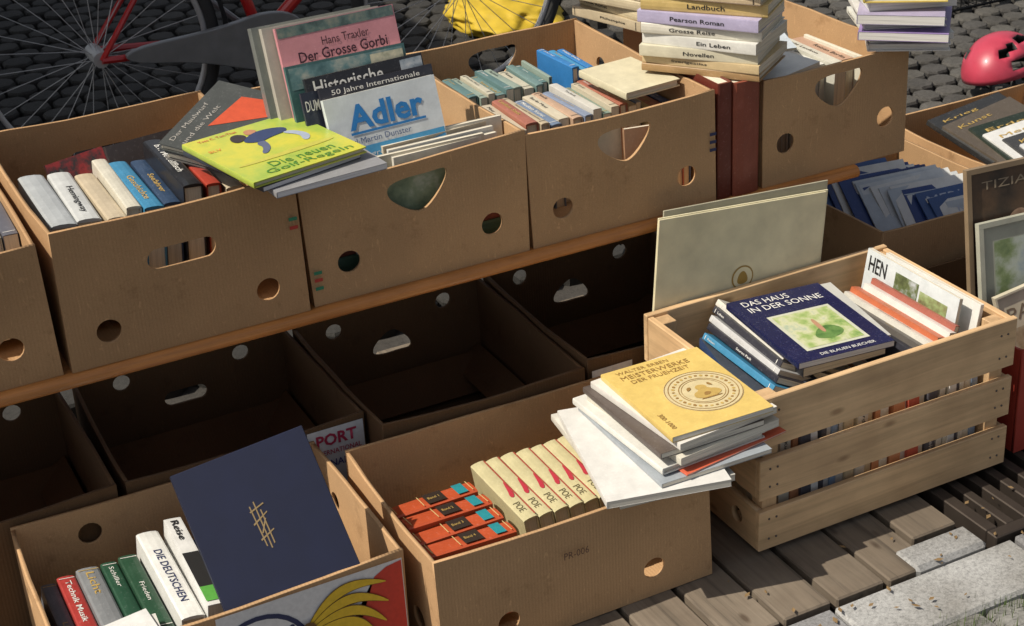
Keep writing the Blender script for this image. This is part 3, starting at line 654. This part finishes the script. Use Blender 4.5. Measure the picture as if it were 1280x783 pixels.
# ---------------------------------------------------------------- right-hand boxes
R1=box(1.949,.020,0,.36,.40,.286,[],[circ(.1,.2,.02,16)],[],card=CARD)
for k in range(24):
    mcol=random.choice([(.03,.06,.2),(.05,.1,.25),(.45,.5,.55),(.64,.64,.62),(.03,.05,.15),(.66,.66,.64),(.55,.58,.60)])
    b=lay((1.966+.0095*k+random.uniform(-.006,.006),.32-.008*k,.300-.0022*k+random.uniform(-.004,.004)),(1,-.12+random.uniform(-.08,.08),random.uniform(-.03,.03)),(.02,.9,.75+random.uniform(-.12,.12)),.20,.19,.004,mcol,hard=False,title="",name="magazine",rough=.3)
    if k in (23,18,12): front_text(b,.004,"MERIAN",.02,.155,.14,.022,flat((.45,.5,.6)),2,.0)
R2=box(2.356,.132,0,.42,.40,.286,[],[],[],card=CARD)
for k in range(7):
    b=lay((2.40+.02*k,.42-.035*k,.296-.006*k),(1,.15+random.uniform(-.1,.1),0),(-.1,.95,.28),.26,.19,.012,[(.03,.03,.03),(.1,.08,.06),(.02,.03,.02),(.66,.66,.64),(.05,.05,.05),(.6,.61,.62),(.1,.22,.12)][k],hard=False,title="",rough=.3)
    front_text(b,.012,random.choice(WORDS),.03,.16,.12,.011,GOLD,2,.0)
R3=box(1.96,-.18,0,.33,.17,.20,[],[],[],card=CARD_SHADE)
def framed(o,xd,yd,w,h,fc,ac,name="framed_picture",e=.010):
    bm=bmesh.new()
    add_box(bm,(0,0,0),(w,e,.012),0); add_box(bm,(0,h-e,0),(w,h,.012),0); add_box(bm,(0,e+.0002,0),(e,h-e-.0002,.012),0); add_box(bm,(w-e,e+.0002,0),(w,h-e-.0002,.012),0)
    add_box(bm,(e+.0002,e+.0002,.001),(w-e-.0002,h-e-.0002,.007),1)
    return mk(name,bm,[fc,ac],M=frame(o,xd,yd))
fr=framed((1.960,-.235,.10),(1,-.10,0),(0,.18,1),.30,.385,simple("frame_gilt",(.25,.18,.11),.5),art([(.015,.012,.01),(.05,.035,.025),(.10,.06,.035),(.02,.015,.01)],9))
label(fr,"TIZIAN",(.035,.340,.0076),(1,0,0),(0,1,0),.13,.016,flat((.28,.22,.15)),.0)
decal(fr,chaikin([(.03,.05),(.24,.05),(.25,.15),(.2,.2),(.13,.21),(.06,.17)]),(0,0,.0074),(1,0,0),(0,1,0),art([(.10,.05,.03),(.22,.12,.06),(.03,.02,.02)],16),"portrait_robe_print")
decal(fr,chaikin([(.09,.21),(.13,.20),(.145,.24),(.14,.285),(.11,.295),(.085,.27)]),(0,0,.0078),(1,0,0),(0,1,0),art([(.35,.2,.12),(.45,.3,.2),(.2,.1,.06)],22),"portrait_face_print")
fr=framed((1.965,-.27,.06),(1,-.10,0),(0,.2,1),.26,.33,simple("frame_grey",(.42,.42,.34),.5),simple("passepartout",(.40,.41,.33),.7))
front_rect(fr,.007,(.035,.04,.225,.29),art([(.08,.13,.06),(.2,.26,.12),(.42,.46,.40),(.25,.32,.38)],14),1)
decal(fr,chaikin([(.05,.05),(.12,.06),(.11,.16),(.06,.18)]),(0,0,.0082),(1,0,0),(0,1,0),flat((.18,.12,.08)),"landscape_print")
fr=framed((2.00,-.30,.10),(1,-.12,.2),(-.2,.25,1),.22,.16,simple("frame_cream",(.55,.5,.38),.5),simple("card_cream",(.6,.54,.4),.6),"picture_card",.004)
label(fr,"PALME",(.02,.10,.0076),(1,0,0),(0,1,0),.13,.028,flat((.2,.15,.1)),.0)
front_rect(fr,.007,(.02,.02,.20,.085),art([(.1,.08,.05),(.35,.28,.18),(.5,.48,.4)],25),1)
sb=box(1.93,-.40,0,.30,.19,.22,[],[],[],card=simple("red_painted_wood",(.42,.05,.03),.6),name="red_box")
# ---------------------------------------------------------------- background: bicycle
bike=bpy.data.objects.new("bicycle",None); link(bike)
RUB=simple("tyre_rubber",(.03,.03,.03),.8); STL=simple("spoke_steel",(.5,.5,.5),.4,.3); REDF=simple("frame_red",(.50,.02,.02),.3,0,.6); SILV=simple("guard_silver",(.24,.245,.25),.4,.3)
by=1.98
def wheel(cx):
    bm=bmesh.new(); c=(cx,by,.34); torus(bm,c,.325,.019,'Y',56,10,0); torus(bm,c,.302,.009,'Y',56,8,1)
    tube(bm,(cx,by-.05,.34),(cx,by+.05,.34),.022,12,1)
    for i in range(32):
        a=2*math.pi*i/32; a2=a+(.25 if i%4<2 else -.25); s_=.022 if i%2 else -.022
        tube(bm,(cx+.02*math.cos(a2),by+s_,.34+.02*math.sin(a2)),(cx+.3*math.cos(a),by,.34+.3*math.sin(a)),.0012,5,1)
    mk("wheel",bm,[RUB,STL],bike)
wheel(.87); wheel(1.95)
bm=bmesh.new()
BBk=(1.33,by,.30); ST=(1.20,by,.80); HT=(1.72,by,.86); HB_=(1.76,by,.66)
for a,b,r in ((BBk,ST,.016),(BBk,HB_,.018),(ST,HT,.015),(HT,HB_,.02)): tube(bm,a,b,r,12)
for s_ in (-.055,.055):
    tube(bm,(.87,by+s_,.34),(1.33,by+s_*.6,.30),.010,8); tube(bm,(.87,by+s_,.34),(1.20,by+s_*.4,.76),.008,8); tube(bm,HB_,(1.95,by+s_,.34),.012,8)
mk("frame",bm,[REDF],bike,smooth=False)
bm=bmesh.new()
gp=[(.93,.365),(1.2,.375),(1.33,.40),(1.43,.37),(1.44,.28),(1.36,.21),(1.28,.24),(1.1,.30),(.93,.325)]
gp=chaikin(gp,2)
A=[bm.verts.new((x,by-.085,z)) for x,z in gp]; Bv=[bm.verts.new((x,by-.065,z)) for x,z in gp]
bm.faces.new(A); bm.faces.new(Bv[::-1])
for i in range(len(gp)): bm.faces.new((A[i],A[(i+1)%len(gp)],Bv[(i+1)%len(gp)],Bv[i]))
mk("chain_guard",bm,[SILV],bike,bevel=.003)
bm=bmesh.new(); tube(bm,(1.33,by-.09,.30),(1.33,by+.09,.30),.014,10); tube(bm,(1.33,by-.095,.30),(1.45,by-.095,.18),.009,8); tube(bm,(1.33,by+.095,.30),(1.21,by+.095,.42),.009,8)
add_box(bm,(1.40,by-.19,.165),(1.49,by-.10,.19)); add_box(bm,(1.16,by+.10,.41),(1.25,by+.19,.435)); mk("crank_and_pedals",bm,[SILV],bike)
bm=bmesh.new(); tube(bm,ST,(1.18,by,.92),.012,8); tube(bm,HT,(1.69,by,1.0),.012,8); tube(bm,(1.66,by-.3,1.03),(1.66,by+.3,1.03),.012,8); tube(bm,(1.69,by,1.0),(1.66,by,1.03),.012,8); mk("seatpost_and_handlebar",bm,[STL],bike)
bm=bmesh.new(); bmesh.ops.create_uvsphere(bm,u_segments=16,v_segments=8,radius=1,matrix=Matrix.Translation((1.17,by,.94))@Matrix.Diagonal((.13,.075,.035,1))); mk("saddle",bm,[RUB],bike,smooth=True)
bm=bmesh.new()
for cx_ in (.87,1.95):
    n=20
    pr=None
    for i in range(n+1):
        a=math.radians(-10)+math.radians(170)*i/n
        cur=[bm.verts.new((cx_+.365*math.cos(a),by+yy,.34+.365*math.sin(a))) for yy in (-.028,.028)]
        if pr: bm.faces.new((pr[0],pr[1],cur[1],cur[0]))
        pr=cur
mk("mudguards",bm,[simple("mudguard_black",(.02,.02,.022),.3)],bike)
bm=bmesh.new(); bmesh.ops.create_icosphere(bm,subdivisions=5,radius=1)
for v in bm.verts:
    p=v.co.copy(); d=1+.22*mn.noise(p*1.6)+.14*mn.noise(p*4)+.06*abs(mn.noise(p*9))
    v.co=Vector((p.x*.19*d,p.y*.30*d,max(-.02,p.z*.07*d+.03)))
mk("yellow_bag",bm,[simple("yellow_fabric",(.55,.38,.02),.7)],M=Matrix.Translation((2.41,2.62,.0))@Matrix.Rotation(-.2,4,'Z'),smooth=True)
bm=bmesh.new(); bmesh.ops.create_icosphere(bm,subdivisions=4,radius=1)
for v in bm.verts:
    p=v.co.copy(); d=1+.3*mn.noise(p*2); v.co=Vector((p.x*.16*d,p.y*.2*d,max(-.01,p.z*.1*d+.04)))
mk("blue_bag",bm,[simple("denim",(.04,.06,.15),.8)],M=Matrix.Translation((2.76,2.9,0)),smooth=True)
# helmet
bm=bmesh.new(); bmesh.ops.create_uvsphere(bm,u_segments=40,v_segments=24,radius=1)
for v in bm.verts: v.co=Vector((v.co.x*.135*(1-.06*v.co.y),v.co.y*.105,v.co.z*.105))
bmesh.ops.delete(bm,geom=[v for v in bm.verts if v.co.z<-.035+.02*abs(v.co.x)/.13],context='VERTS')
dl=[]
for f in bm.faces:
    c=f.calc_center_median(); a=math.atan2(c.z+.03,abs(c.y)); 
    for (cx,ang,wx,wa) in ((.05,.55,.03,.13),(-.04,.55,.035,.13),(.02,1.05,.035,.12),(-.06,1.0,.028,.12),(.075,1.0,.02,.12)):
        if abs(c.x-cx)<wx and abs(a-ang)<wa: dl.append(f); break
bmesh.ops.delete(bm,geom=dl,context='FACES')
he=mk("bicycle_helmet",bm,[simple("helmet_pink",(.46,.045,.08),.4,0,.2),simple("helmet_foam",(.03,.03,.03),.8)],M=Matrix.Translation((3.24,1.10,.070))@Matrix.Rotation(math.radians(20),4,'Z')@Matrix.Rotation(math.radians(-12),4,'X'),smooth=True)
sm=he.modifiers.new("s","SOLIDIFY"); sm.thickness=.014; sm.offset=-1; sm.material_offset=1; sm.material_offset_rim=1
bm=bmesh.new(); torus(bm,(0,0,-.06),.07,.004,'Y',24,6); mk("strap",bm,[RUB],he)
wb=bmesh.new(); bx,byy=3.62,1.78
for i in range(14):
    x=bx+i*.033
    tube(wb,(x,byy,0),(x,byy,.26),.0022,5); tube(wb,(x,byy+.3,0),(x,byy+.3,.26),.0022,5); tube(wb,(x,byy,.004),(x,byy+.3,.004),.0022,5)
for i in range(9):
    y=byy+i*.0375
    tube(wb,(bx,y,0),(bx,y,.26),.0022,5); tube(wb,(bx+.429,y,0),(bx+.429,y,.26),.0022,5)
for z in (.0,.06,.12,.18,.26):
    r=.005 if z in (.0,.26) else .0022
    for a,b in (((bx,byy),(bx+.429,byy)),((bx+.429,byy),(bx+.429,byy+.3)),((bx+.429,byy+.3),(bx,byy+.3)),((bx,byy+.3),(bx,byy))): tube(wb,(*a,z),(*b,z),r,5)
mk("wire_basket",wb,[simple("black_wire",(.02,.02,.02),.4,.5)])
# parasol-shaped shade caster, added out of view behind-left to darken the background
par=bpy.data.objects.new("shade_caster",None); link(par)
bm=bmesh.new(); X0,X1,Y0,Y1=-4.9,.2,1.75,6.9; zc=2.55; ap=bm.verts.new(((X0+X1)/2,(Y0+Y1)/2,3.3))
cs=[bm.verts.new(p) for p in ((X0,Y0,zc),(X1,Y0,zc),(X1,Y1,zc),(X0,Y1,zc))]; cl=[bm.verts.new((v.co.x,v.co.y,zc-.2)) for v in cs]
for i in range(4):
    bm.faces.new((cs[i],cs[(i+1)%4],ap)); bm.faces.new((cs[i],cl[i],cl[(i+1)%4],cs[(i+1)%4]))
mk("shade_caster_top",bm,[simple("canvas_green",(.03,.08,.04),.9)],par)
bm=bmesh.new(); tube(bm,((X0+X1)/2,(Y0+Y1)/2,0),((X0+X1)/2,(Y0+Y1)/2,3.28),.03,12); mk("shade_caster_pole",bm,[STL],par)
